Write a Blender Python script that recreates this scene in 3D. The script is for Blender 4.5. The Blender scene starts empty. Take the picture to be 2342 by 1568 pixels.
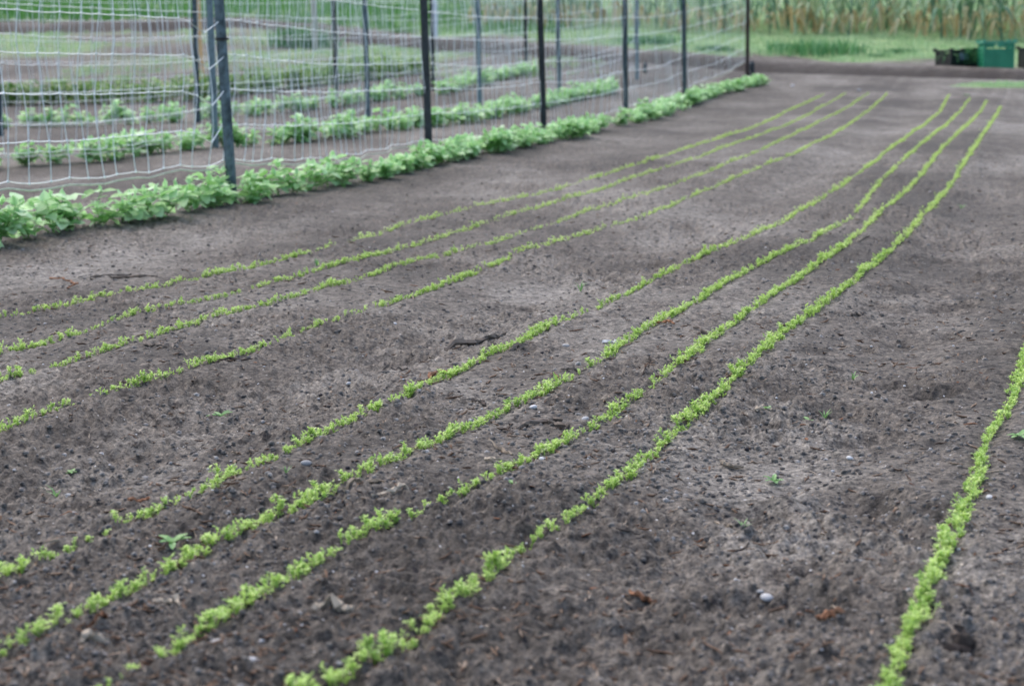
import bpy, math, random
import numpy as np
from mathutils import Vector, Matrix

R = math.radians
random.seed(7)
rng = np.random.default_rng(7)
S = bpy.context.scene
COL = S.collection

# ------------------------------------------------------------ camera, sky, sun
H = 0.70                    # eye height: the photographer crouches
FPX = 4000.0                # focal length in pixels of a 2342 px wide picture
CX, CY = 1171.0, 784.0
PITCH = math.atan(644.0 / FPX)
ROLL = R(0.5)
cam_d = bpy.data.cameras.new('camera')
cam = bpy.data.objects.new('camera', cam_d)
COL.objects.link(cam)
cam_d.sensor_width = 36.0
cam_d.lens = 36.0 * FPX / 2342.0
cam_d.clip_start = 0.05
cam_d.clip_end = 3000
cam.location = (0, 0, H)
MROT = Matrix.Rotation(math.pi / 2 - PITCH, 3, 'X') @ Matrix.Rotation(-ROLL, 3, 'Z')
cam.rotation_euler = MROT.to_euler()
cam_d.dof.use_dof = True
cam_d.dof.focus_distance = 3.9
cam_d.dof.aperture_fstop = 6.0
S.camera = cam

world = bpy.data.worlds.new('World')
S.world = world
world.use_nodes = True
wn = world.node_tree
for n in list(wn.nodes):
    wn.nodes.remove(n)
sky = wn.nodes.new('ShaderNodeTexSky')
sky.sky_type = 'NISHITA'
sky.sun_disc = False
SUN_EL, SUN_AZ = R(55), R(-30)      # azimuth clockwise from +Y
sky.sun_elevation = SUN_EL
sky.sun_rotation = SUN_AZ
sky.dust_density = 3.0
bg = wn.nodes.new('ShaderNodeBackground')
bg.inputs['Strength'].default_value = 0.15
wo = wn.nodes.new('ShaderNodeOutputWorld')
wn.links.new(sky.outputs[0], bg.inputs[0])
wn.links.new(bg.outputs[0], wo.inputs[0])
sd = bpy.data.lights.new('sun', 'SUN')
sd.energy = 0.6
sd.angle = R(90)
sd.color = (1.0, 0.95, 0.88)
sun = bpy.data.objects.new('sun', sd)
COL.objects.link(sun)
sdir = Vector((math.sin(SUN_AZ) * math.cos(SUN_EL), math.cos(SUN_AZ) * math.cos(SUN_EL), math.sin(SUN_EL)))
sun.rotation_euler = (-sdir).to_track_quat('-Z', 'Y').to_euler()
sun.location = (0, 0, 30)

S.view_settings.view_transform = 'Standard'
S.view_settings.look = 'None'
S.view_settings.exposure = 1.28
S.view_settings.gamma = 1.0
S.render.engine = 'CYCLES'
S.cycles.max_bounces = 6

# ------------------------------------------------------------ noise and terrain
def _hash(ix, iy, seed):
    h = (ix.astype(np.int64) * 374761393 + iy.astype(np.int64) * 668265263 + seed * 1442695041) & 0x7fffffff
    h = ((h ^ (h >> 13)) * 1274126177) & 0x7fffffff
    h = h ^ (h >> 16)
    return (h & 0xffff) / 65535.0

def vnoise(x, y, seed=0):
    ix = np.floor(x); iy = np.floor(y)
    fx = x - ix; fy = y - iy
    fx = fx * fx * (3 - 2 * fx); fy = fy * fy * (3 - 2 * fy)
    a = _hash(ix, iy, seed); b = _hash(ix + 1, iy, seed)
    c = _hash(ix, iy + 1, seed); d = _hash(ix + 1, iy + 1, seed)
    return (a * (1 - fx) + b * fx) * (1 - fy) + (c * (1 - fx) + d * fx) * fy - 0.5

def fbm(x, y, seed=0, octs=4, gain=0.5):
    v = 0.0; a = 1.0; c, s = math.cos(0.6), math.sin(0.6)
    for k in range(octs):
        v = v + a * vnoise(x, y, seed + k * 17)
        x, y = (c * x - s * y) * 2.03 + 3.1, (s * x + c * y) * 2.03 + 1.7
        a *= gain
    return v

PY = np.array([-50, 0, 9, 12, 15, 18, 21, 25, 28, 33, 45, 60, 90, 150, 700], float)
PZ = np.array([0, 0, 0, .07, .10, .125, .24, .45, .62, 1.10, 2.2, 3.3, 5.2, 8.0, 12.0], float)
def base_z(y):
    # smoothed piecewise profile of the field: flat near, rising beyond the beds
    y = np.asarray(y, float)
    w = 0.05 * np.maximum(y, 6.0)
    return (np.interp(y - w, PY, PZ) + np.interp(y, PY, PZ) * 2 + np.interp(y + w, PY, PZ)) / 4

def ray(px, py):
    v = MROT @ Vector(((px - CX) / FPX, -(py - CY) / FPX, -1.0))
    return v
_T = 0.5 * 1.006 ** np.arange(1200)
def smooth_z(x, y):
    """the broad shape of the land, before beds, ditch and soil texture"""
    f = np.clip((24 - y) / 6, 0, 1)
    return (base_z(y) + 0.012 * vnoise(x * 0.9 + 5, y * 0.7, 3) * f * np.clip((y - 1) / 4, 0.3, 1)
            + np.clip((y - 22) / 6, 0, 1) * 0.06 * fbm(x * 0.6, y * 0.5, 77, 2))
def at(px, py):
    """point of the broad ground seen at a place measured in the photograph"""
    v = ray(px, py)
    g = H + v.z * _T - smooth_z(v.x * _T, v.y * _T)
    k = int(np.argmax(g < 0))
    t = _T[k - 1] + (_T[k] - _T[k - 1]) * g[k - 1] / (g[k - 1] - g[k])
    return (v.x * t, v.y * t)

ROWS_PX = [
 [(0,725),(100,710),(300,665),(465,638),(600,605),(750,562),(870,533),(1000,492),(1120,468),(1240,440),(1400,395),(1540,350),(1700,300),(1800,255),(1884,216)],
 [(0,810),(150,770),(300,722),(450,690),(600,655),(700,632),(860,585),(1000,545),(1130,505),(1300,455),(1440,410),(1600,360),(1750,305),(1870,250),(1934,214)],
 [(0,875),(150,830),(300,785),(400,755),(540,715),(640,685),(830,640),(900,612),(1030,580),(1160,545),(1300,500),(1450,452),(1600,402),(1750,340),(1880,275),(1986,214)],
 [(0,980),(130,935),(240,900),(330,875),(460,832),(560,800),(650,762),(760,735),(860,700),(1030,648),(1100,615),(1180,578),(1300,545),(1480,492),(1600,440),(1720,390),(1820,350),(1900,310),(1970,265),(2028,216)],
 [(0,1310),(70,1275),(200,1230),(300,1185),(430,1140),(540,1080),(640,1040),(730,995),(850,945),(960,885),(1060,840),(1180,790),(1250,748),(1400,688),(1500,635),(1600,585),(1700,545),(1800,500),(1900,440),(2000,370),(2100,295),(2150,255),(2170,218)],
 [(0,1510),(120,1440),(250,1370),(400,1300),(520,1240),(640,1185),(760,1120),(870,1070),(1000,1015),(1150,945),(1250,895),(1380,825),(1450,770),(1600,690),(1700,620),(1850,550),(1960,490),(2000,430),(2090,345),(2160,290),(2200,250),(2218,226)],
 [(250,1568),(380,1500),(480,1430),(600,1360),(740,1285),(860,1220),(1000,1150),(1120,1090),(1250,1040),(1350,985),(1450,915),(1560,830),(1700,725),(1800,650),(1900,585),(2000,500),(2100,410),(2160,335),(2220,280),(2256,232)],
 [(700,1568),(800,1530),(900,1470),(1000,1395),(1120,1320),(1200,1240),(1300,1175),(1400,1105),(1500,1020),(1620,915),(1700,845),(1800,750),(1900,680),(2000,600),(2080,525),(2160,440),(2220,350),(2260,290),(2288,244)],
 [(2030,1568),(2070,1470),(2110,1400),(2150,1290),(2190,1190),(2230,1100),(2260,1010),(2310,920),(2342,840)],
]
ROWS = []
for pts in ROWS_PX:
    w = [at(*p) for p in pts]
    (x0, y0), (x1, y1) = w[0], w[2]
    k = (x1 - x0) / (y1 - y0)
    w = [(x0 - k * (y0 - 0.9), 0.9)] + w            # the rows run on towards the viewer
    if len(ROWS) == 8:                              # the right-hand row runs on past the frame
        (xa, ya) = w[-1]
        w += [(xa + 0.33 * d, ya + d) for d in (2, 6, 15)]
    ROWS.append(np.array(w))
PEA_PX = [(-120,582),(60,548),(260,510),(400,491),(560,465),(700,439),(860,412),(1000,381),(1130,349),(1300,319),(1430,288),(1560,246),(1640,217),(1745,193)]
PEA = np.array([at(*p) for p in PEA_PX])

def row_x(w, y):
    """x of a polyline at depth y, extrapolated straight"""
    x = np.interp(y, w[:, 1], w[:, 0])
    k = (w[-1, 0] - w[-3, 0]) / (w[-1, 1] - w[-3, 1])
    x = np.where(y > w[-1, 1], w[-1, 0] + k * (y - w[-1, 1]), x)
    k0 = (w[2, 0] - w[0, 0]) / (w[2, 1] - w[0, 1])
    return np.where(y < w[0, 1], w[0, 0] + k0 * (y - w[0, 1]), x)

def bed_coord(x, y):
    """-1 at the pea row, 0..3 left bed, 4..7 right bed, 8 the next bed's first row"""
    xs = [row_x(PEA, y)] + [row_x(w, y) for w in ROWS]
    idx = np.full(np.shape(x), -1.0)
    idx = np.where(x < xs[0], -1 + (x - xs[0]) / 0.5, idx)
    for k in range(9):
        a, b = xs[k], np.maximum(xs[k + 1], xs[k] + 0.02)
        m = (x >= a) & (x < b)
        idx = np.where(m, k - 1 + (x - a) / (b - a), idx)
    idx = np.where(x >= xs[9], 8 + (x - xs[9]) / 0.25, idx)
    return idx, xs

# shallow tracks and footprints trodden into the paths: px, py, half length, half width, depth
HOLES_PX = [(1690,1142,.085,.06,.022),(1968,1132,.11,.06,.028),(1985,985,.10,.055,.018),(1915,918,.09,.05,.018),(2110,892,.09,.05,.016),
 (1905,1100,.05,.04,.012),(1745,1350,.10,.06,.026),(1880,1365,.07,.05,.016),(1820,1285,.08,.05,.010),(2165,683,.12,.06,.018),(2050,650,.12,.05,.012),
 (2105,640,.1,.06,.012),(2140,580,.12,.06,.012),(2060,740,.1,.05,.012),(1850,790,.08,.05,.010),(2190,1480,.035,.03,.016),
 (650,940,.12,.05,.012),(330,1020,.12,.06,.010),(1180,690,.14,.06,.012),(900,800,.12,.05,.012),(1450,600,.16,.07,.012),
 (1000,540,.10,.05,.006),(1300,365,.2,.1,.02),(1500,372,.2,.1,.012),(420,640,.1,.05,.008),(160,990,.1,.05,.01)]
HOLES = [(at(a, b), c * .68, d * .68, e * .85) for a, b, c, d, e in HOLES_PX]
_r = random.Random(31)
for _ in range(70):                     # smaller prints and scuffs along the right-hand and the middle path
    y_ = 1.6 + 11 * _r.random() ** 1.4
    if _r.random() < .7: x_ = float(row_x(ROWS[7], np.array([y_]))[0]) + _r.uniform(.12, .62) * (1 + .02 * y_)
    else: x_ = float(row_x(ROWS[4], np.array([y_]))[0]) - _r.uniform(.06, .40)
    HOLES.append(((x_, y_), _r.uniform(.02, .055), _r.uniform(.02, .045), _r.uniform(.005, .013)))
DITCH_PX = [(-900,80),(0,64),(300,57),(560,50),(700,64),(980,98),(1200,110),(1400,124),(1700,146),(2000,158),(2342,170),(2900,182)]
DITCH = np.array([at(*p) for p in DITCH_PX])

def height(x, y, fine=True):
    x = np.asarray(x, float); y = np.asarray(y, float)
    z = smooth_z(x, y)
    idx, xs = bed_coord(x, y)
    fade = np.clip((24 - y) / 6, 0, 1)
    # hollow paths between the beds
    def bump(c, w): return np.exp(-((idx - c) / w) ** 2)
    z = z - fade * (0.030 * bump(3.55, 0.33) + 0.034 * bump(7.45, 0.36) + 0.022 * bump(-0.45, 0.28))
    for k in range(9):                      # seed drills: a slight raked groove with a lip
        d = x - xs[k + 1]
        z = z - fade * 0.004 * np.exp(-(d / 0.02) ** 2) + fade * 0.003 * np.exp(-((np.abs(d) - 0.045) / 0.02) ** 2)
    z = z + 0.008 * fade * np.exp(-((x - xs[0]) / 0.16) ** 2)   # the pea row is hilled a little
    z = z + 0.010 * fbm(x * 3.2, y * 2.6, 21, 3)
    dy = y - np.interp(x, DITCH[:, 0], DITCH[:, 1])
    wv = 0.25 * vnoise(x * 1.3, y * 0.3, 44)
    z = z - 0.11 * np.exp(-((dy + 0.3) / 0.9) ** 2) * (dy < -0.3) - 0.11 * (dy >= -0.3) * np.clip(1 - (dy + 0.3 + wv) / 0.35, 0, 1)
    z = z + 0.05 * np.exp(-((dy - 0.5) / 0.5) ** 2)
    for (hx, hy), a, b, d in HOLES:
        m = (np.abs(x - hx) < 4 * a) & (np.abs(y - hy) < 8 * b)
        if not np.any(m): continue
        wob = 0.35 * vnoise(x * 14, y * 14, 5)
        r2 = ((x - hx) / a) ** 2 + ((y - hy) / (b * 1.5)) ** 2 + wob
        z = z + np.where(m, -d * 1.1 * np.exp(-np.maximum(r2, 0) ** 1.3) + d * 0.45 * np.exp(-((np.sqrt(np.maximum(r2, 0)) - 1.6) / 0.4) ** 2), 0)
    if fine:
        near = np.clip((20 - y) / 10, 0.35, 1)
        n1 = fbm(x * 12, y * 12, 40, 3)
        z = z + near * (0.009 * n1)
        cl = np.maximum(vnoise(x * 34, y * 34, 60) - 0.10, 0) ** 1.2     # clods
        pat = np.clip(fbm(x * 2.3, y * 2.3, 90, 2) * 2 + 0.55, 0.1, 1)
        z = z + near * pat * (0.020 * cl + 0.0130 * fbm(x * 60, y * 45, 62, 3, 0.6) + 0.009 * np.maximum(vnoise(x * 95, y * 95, 66) - 0.15, 0) * 3)
    return z
def hz(x, y):
    return float(height(np.array([x]), np.array([y]))[0])

# ------------------------------------------------------------ materials
def new_mat(name):
    m = bpy.data.materials.new(name); m.use_nodes = True
    nt = m.node_tree
    b = nt.nodes['Principled BSDF']
    return m, nt, b
def ramp(nt, stops, fac):
    r = nt.nodes.new('ShaderNodeValToRGB')
    el = r.color_ramp.elements
    while len(el) < len(stops): el.new(0.5)
    for e, (p, c) in zip(el, stops):
        e.position = p; e.color = (*c, 1)
    nt.links.new(fac, r.inputs[0])
    return r.outputs[0]
def noise(nt, vec, scale, detail=4, rough=0.55):
    n = nt.nodes.new('ShaderNodeTexNoise')
    n.inputs['Scale'].default_value = scale; n.inputs['Detail'].default_value = detail
    n.inputs['Roughness'].default_value = rough
    if vec is not None: nt.links.new(vec, n.inputs['Vector'])
    return n.outputs['Fac']
def mixc(nt, a, b, fac, mode='MIX'):
    m = nt.nodes.new('ShaderNodeMix'); m.data_type = 'RGBA'; m.blend_type = mode
    for sock, v in ((m.inputs[0], fac), (m.inputs[6], a), (m.inputs[7], b)):
        if isinstance(v, (int, float)): sock.default_value = v
        elif isinstance(v, tuple): sock.default_value = (*v, 1)
        else: nt.links.new(v, sock)
    return m.outputs[2]
def math_n(nt, op, a, b=0.0, clamp=False):
    m = nt.nodes.new('ShaderNodeMath'); m.operation = op; m.use_clamp = clamp
    for s, v in ((m.inputs[0], a), (m.inputs[1], b)):
        if isinstance(v, (int, float)): s.default_value = v
        else: nt.links.new(v, s)
    return m.outputs[0]

def soil_material():
    m, nt, b = new_mat('garden_soil')
    geo = nt.nodes.new('ShaderNodeNewGeometry')
    P = geo.outputs['Position']
    dry = nt.nodes.new('ShaderNodeAttribute'); dry.attribute_name = 'dry'
    gr = nt.nodes.new('ShaderNodeAttribute'); gr.attribute_name = 'grass'
    ditch_shade = nt.nodes.new('ShaderNodeAttribute'); ditch_shade.attribute_name = 'dark'
    big = noise(nt, P, 1.7, 5, 0.6)
    mid = noise(nt, P, 14, 4, 0.65)
    grit = noise(nt, P, 95, 5, 0.8)
    grit2 = noise(nt, P, 34, 4, 0.75)
    f = math_n(nt, 'ADD', math_n(nt, 'MULTIPLY', big, 0.5), math_n(nt, 'MULTIPLY', mid, 0.5))
    f = math_n(nt, 'ADD', f, math_n(nt, 'MULTIPLY', math_n(nt, 'SUBTRACT', dry.outputs['Fac'], 0.1), 0.36))
    c = ramp(nt, [(0.28, (0.066, 0.057, 0.048)), (0.50, (0.116, 0.100, 0.084)), (0.70, (0.168, 0.151, 0.130)), (0.95, (0.245, 0.222, 0.194))], f)
    g = ramp(nt, [(0.38, (0.25, 0.25, 0.26)), (0.46, (0.80, 0.80, 0.80)), (0.56, (1.12, 1.12, 1.12)), (0.66, (2.0, 1.98, 1.92))], grit)
    c = mixc(nt, c, g, 1.0, 'MULTIPLY')
    g2 = ramp(nt, [(0.38, (0.36, 0.36, 0.37)), (0.46, (0.86, 0.86, 0.86)), (0.54, (1.04, 1.04, 1.04)), (0.64, (1.38, 1.38, 1.36))], grit2)
    c = mixc(nt, c, g2, 1.0, 'MULTIPLY')
    # tiny pale and dark grains
    v = nt.nodes.new('ShaderNodeTexVoronoi'); v.inputs['Scale'].default_value = 75
    nt.links.new(P, v.inputs['Vector'])
    sp = math_n(nt, 'LESS_THAN', v.outputs['Distance'], 0.16)
    sep = nt.nodes.new('ShaderNodeSeparateColor'); nt.links.new(v.outputs['Color'], sep.inputs[0])
    pale = math_n(nt, 'MULTIPLY', sp, math_n(nt, 'GREATER_THAN', sep.outputs[0], 0.93))
    c = mixc(nt, c, (0.42, 0.41, 0.40), pale)
    sp2 = math_n(nt, 'LESS_THAN', v.outputs['Distance'], 0.33)
    darkg = math_n(nt, 'MULTIPLY', sp2, math_n(nt, 'GREATER_THAN', sep.outputs[1], 0.86))
    c = mixc(nt, c, (0.022, 0.019, 0.020), math_n(nt, 'MULTIPLY', darkg, 0.85))
    c = mixc(nt, c, (0.022, 0.017, 0.015), math_n(nt, 'MULTIPLY', ditch_shade.outputs['Fac'], 0.9))  # shadow line of the ditch, painted into the soil colour
    gc = ramp(nt, [(0.3, (0.10, 0.17, 0.06)), (0.55, (0.19, 0.28, 0.12)), (0.8, (0.30, 0.34, 0.18))], noise(nt, P, 2.2, 5, 0.6))
    c = mixc(nt, c, gc, gr.outputs['Fac'])
    nt.links.new(c, b.inputs['Base Color'])
    b.inputs['Roughness'].default_value = 0.92
    b.inputs['Specular IOR Level'].default_value = 0.25
    bp = nt.nodes.new('ShaderNodeBump'); bp.inputs['Strength'].default_value = 0.9; bp.inputs['Distance'].default_value = 0.006
    hn = math_n(nt, 'ADD', noise(nt, P, 60, 5, 0.7), math_n(nt, 'MULTIPLY', noise(nt, P, 260, 2, 0.6), 0.4))
    nt.links.new(hn, bp.inputs['Height'])
    nt.links.new(bp.outputs[0], b.inputs['Normal'])
    return m

def leaf_material(name, c1, c2, c3, scale=30, trans=0.35, rough=0.5, spec=0.4, by_obj=0.0):
    m, nt, b = new_mat(name)
    geo = nt.nodes.new('ShaderNodeNewGeometry')
    n = noise(nt, geo.outputs['Position'], scale, 2, 0.5)
    isl = nt.nodes.new('ShaderNodeAttribute'); isl.attribute_name = 'tint'
    f = math_n(nt, 'ADD', math_n(nt, 'MULTIPLY', n, 0.55), math_n(nt, 'MULTIPLY', isl.outputs['Fac'], 0.45))
    oi = nt.nodes.new('ShaderNodeObjectInfo')
    if by_obj:
        f = math_n(nt, 'ADD', f, math_n(nt, 'MULTIPLY', math_n(nt, 'SUBTRACT', oi.outputs['Random'], 0.5), by_obj))
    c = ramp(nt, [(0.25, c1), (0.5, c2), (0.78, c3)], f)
    nt.links.new(c, b.inputs['Base Color'])
    b.inputs['Roughness'].default_value = rough
    b.inputs['Specular IOR Level'].default_value = spec
    tr = nt.nodes.new('ShaderNodeBsdfTranslucent')
    nt.links.new(c, tr.inputs['Color'])
    mx = nt.nodes.new('ShaderNodeMixShader'); mx.inputs[0].default_value = trans
    out = nt.nodes['Material Output']
    nt.links.new(b.outputs[0], mx.inputs[1]); nt.links.new(tr.outputs[0], mx.inputs[2])
    nt.links.new(mx.outputs[0], out.inputs['Surface'])
    return m

def plain_material(name, c1, c2, scale=20, rough=0.7, bump=0.0, metal=0.0, spec=0.4, by_obj=0.0):
    m, nt, b = new_mat(name)
    tc = nt.nodes.new('ShaderNodeTexCoord')
    n = noise(nt, tc.outputs['Object'], scale, 5, 0.6)
    f = n
    if by_obj:
        oi = nt.nodes.new('ShaderNodeObjectInfo')
        f = math_n(nt, 'ADD', n, math_n(nt, 'MULTIPLY', math_n(nt, 'SUBTRACT', oi.outputs['Random'], 0.5), by_obj))
    c = ramp(nt, [(0.35, c1), (0.65, c2)], f)
    nt.links.new(c, b.inputs['Base Color'])
    b.inputs['Roughness'].default_value = rough
    b.inputs['Metallic'].default_value = metal
    b.inputs['Specular IOR Level'].default_value = spec
    if bump:
        bp = nt.nodes.new('ShaderNodeBump'); bp.inputs['Strength'].default_value = bump; bp.inputs['Distance'].default_value = 0.004
        nt.links.new(n, bp.inputs['Height']); nt.links.new(bp.outputs[0], b.inputs['Normal'])
    return m

M = {}
M['soil'] = soil_material()
M['seedling'] = leaf_material('seedling_leaf', (0.24, 0.42, 0.07), (0.46, 0.64, 0.15), (0.68, 0.80, 0.32), 25, 0.4)
M['pea'] = leaf_material('pea_leaf', (0.22, 0.46, 0.13), (0.40, 0.66, 0.29), (0.64, 0.84, 0.52), 18, 0.45, 0.42, 0.5, 0.25)
M['pea_stem'] = plain_material('pea_stem', (0.16, 0.32, 0.10), (0.28, 0.46, 0.16), 30, 0.5)
M['crop'] = leaf_material('dark_crop_leaf', (0.07, 0.19, 0.025), (0.15, 0.32, 0.05), (0.30, 0.48, 0.10), 14, 0.3, 0.5, 0.4, 0.3)
M['grass'] = leaf_material('grass_blade', (0.20, 0.36, 0.15), (0.38, 0.54, 0.28), (0.58, 0.66, 0.42), 0.9, 0.35, 0.6, 0.3)
M['grass_dark'] = leaf_material('meadow_blade', (0.045, 0.16, 0.035), (0.09, 0.25, 0.055), (0.18, 0.36, 0.10), 0.8, 0.3, 0.6, 0.3)
M['tuft'] = leaf_material('grass_clump_blade', (0.03, 0.13, 0.04), (0.07, 0.22, 0.075), (0.16, 0.33, 0.13), 2.0, 0.3, 0.6, 0.3, 0.3)
M['strap'] = leaf_material('strap_leaf', (0.12, 0.24, 0.14), (0.28, 0.42, 0.24), (0.54, 0.62, 0.40), 3.0, 0.3, 0.5, 0.4, 0.5)
M['strap_dry'] = leaf_material('dry_strap_leaf', (0.34, 0.25, 0.12), (0.52, 0.42, 0.22), (0.68, 0.60, 0.38), 3.0, 0.3, 0.7, 0.2, 0.4)
M['weed'] = leaf_material('weed_leaf', (0.09, 0.24, 0.06), (0.18, 0.36, 0.11), (0.30, 0.48, 0.18), 40, 0.3)
M['post'] = plain_material('weathered_green_post', (0.035, 0.055, 0.062), (0.150, 0.210, 0.235), 16, 0.45, 0.8, 0.3, 0.5, 0.35)
M['post_dark'] = plain_material('dark_painted_post', (0.016, 0.020, 0.022), (0.042, 0.050, 0.052), 12, 0.55, 0.4, 0.3, 0.5, 0.2)
M['post_rust'] = plain_material('rusty_post', (0.030, 0.017, 0.015), (0.060, 0.040, 0.036), 14, 0.75, 0.5)
M['net'] = plain_material('net_twine', (0.72, 0.77, 0.74), (0.90, 0.92, 0.88), 8, 0.4, 0, 0, 0.5)
M['rope'] = plain_material('pale_rope', (0.42, 0.44, 0.34), (0.62, 0.64, 0.50), 30, 0.8)
M['orange_wood'] = plain_material('orange_wood', (0.62, 0.36, 0.15), (0.80, 0.50, 0.24), 12, 0.7)
M['pale_wood'] = plain_material('pale_wood', (0.34, 0.32, 0.25), (0.50, 0.47, 0.38), 12, 0.75)
M['white'] = plain_material('white_plastic', (0.70, 0.72, 0.74), (0.85, 0.86, 0.86), 5, 0.4)
M['crate_green'] = plain_material('green_plastic', (0.015, 0.19, 0.095), (0.03, 0.26, 0.13), 6, 0.4)
M['crate_green_rim'] = plain_material('pale_green_plastic', (0.06, 0.30, 0.18), (0.10, 0.38, 0.24), 6, 0.4)
M['crate_black'] = plain_material('black_plastic', (0.004, 0.005, 0.007), (0.009, 0.010, 0.013), 8, 0.35)
M['tag'] = plain_material('grey_tag', (0.10, 0.13, 0.18), (0.15, 0.18, 0.24), 15, 0.5)
M['twig'] = plain_material('weathered_twig', (0.055, 0.040, 0.032), (0.155, 0.125, 0.10), 25, 0.85, 0.6, 0, 0.2, 0.5)
M['straw'] = plain_material('dry_straw', (0.20, 0.155, 0.11), (0.40, 0.33, 0.25), 25, 0.8, 0.4, 0, 0.2, 0.4)
M['chip'] = plain_material('brown_bark', (0.09, 0.04, 0.020), (0.27, 0.13, 0.07), 35, 0.85, 0.5, 0, 0.2, 0.5)
M['stone'] = plain_material('pale_stone', (0.26, 0.25, 0.24), (0.60, 0.60, 0.60), 30, 0.6, 0.3, 0, 0.4, 0.4)
M['clod'] = plain_material('dark_clod', (0.018, 0.016, 0.018), (0.050, 0.042, 0.040), 60, 0.9, 0.5, 0, 0.2, 0.3)
def clod_material():
    m, nt, b = new_mat('soil_crumb')
    a = nt.nodes.new('ShaderNodeAttribute'); a.attribute_name = 'tint'
    c = ramp(nt, [(0.0, (0.014, 0.013, 0.018)), (0.13, (0.050, 0.045, 0.042)), (0.35, (0.115, 0.103, 0.091)), (0.65, (0.20, 0.18, 0.16)), (0.95, (0.44, 0.42, 0.40))], a.outputs['Fac'])
    nt.links.new(c, b.inputs['Base Color']); b.inputs['Roughness'].default_value = 0.9
    b.inputs['Specular IOR Level'].default_value = 0.25
    return m
M['clod'] = clod_material()
M['litter'] = leaf_material('litter_bits', (0.03, 0.022, 0.018), (0.13, 0.075, 0.045), (0.42, 0.35, 0.27), 60, 0.05, 0.85, 0.2)
M['band'] = plain_material('black_band', (0.008, 0.008, 0.009), (0.015, 0.015, 0.016), 20, 0.5)

# ------------------------------------------------------------ object helpers
def tag(o, label=None, cat=None, group=None, kind=None):
    if label: o['label'] = label
    if cat: o['category'] = cat
    if group: o['group'] = group
    if kind: o['kind'] = kind
    return o
def link(name, data, parent=None, loc=(0, 0, 0), rot=(0, 0, 0), sc=1.0):
    o = bpy.data.objects.new(name, data); COL.objects.link(o)
    o.location = loc; o.rotation_euler = rot
    o.scale = (sc, sc, sc) if isinstance(sc, (int, float)) else sc
    if parent is not None: o.parent = parent
    return o
def empty(name, loc=(0, 0, 0), rz=0.0):
    o = bpy.data.objects.new(name, None); COL.objects.link(o)
    o.location = loc; o.rotation_euler = (0, 0, rz); o.empty_display_size = 0.05
    return o
def np_mesh(name, verts, faces, mat, tint=None, smooth=False):
    """verts (n,3), faces list of tuples or (m,k) array"""
    me = bpy.data.meshes.new(name)
    verts = np.asarray(verts, np.float32)
    if isinstance(faces, np.ndarray):
        m, k = faces.shape
        loops = faces.astype(np.int32).ravel()
        starts = np.arange(m, dtype=np.int32) * k
        me.vertices.add(len(verts)); me.vertices.foreach_set('co', verts.ravel())
        me.loops.add(len(loops)); me.loops.foreach_set('vertex_index', loops)
        me.polygons.add(m); me.polygons.foreach_set('loop_start', starts)
        me.update(calc_edges=True)
    else:
        me.from_pydata([tuple(map(float, v)) for v in verts], [], faces)
        me.update()
    if tint is not None:
        a = me.attributes.new('tint', 'FLOAT', 'POINT'); a.data.foreach_set('value', np.asarray(tint, np.float32))
    if smooth:
        me.polygons.foreach_set('use_smooth', np.ones(len(me.polygons), bool))
    me.materials.append(mat)
    return me

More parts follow.
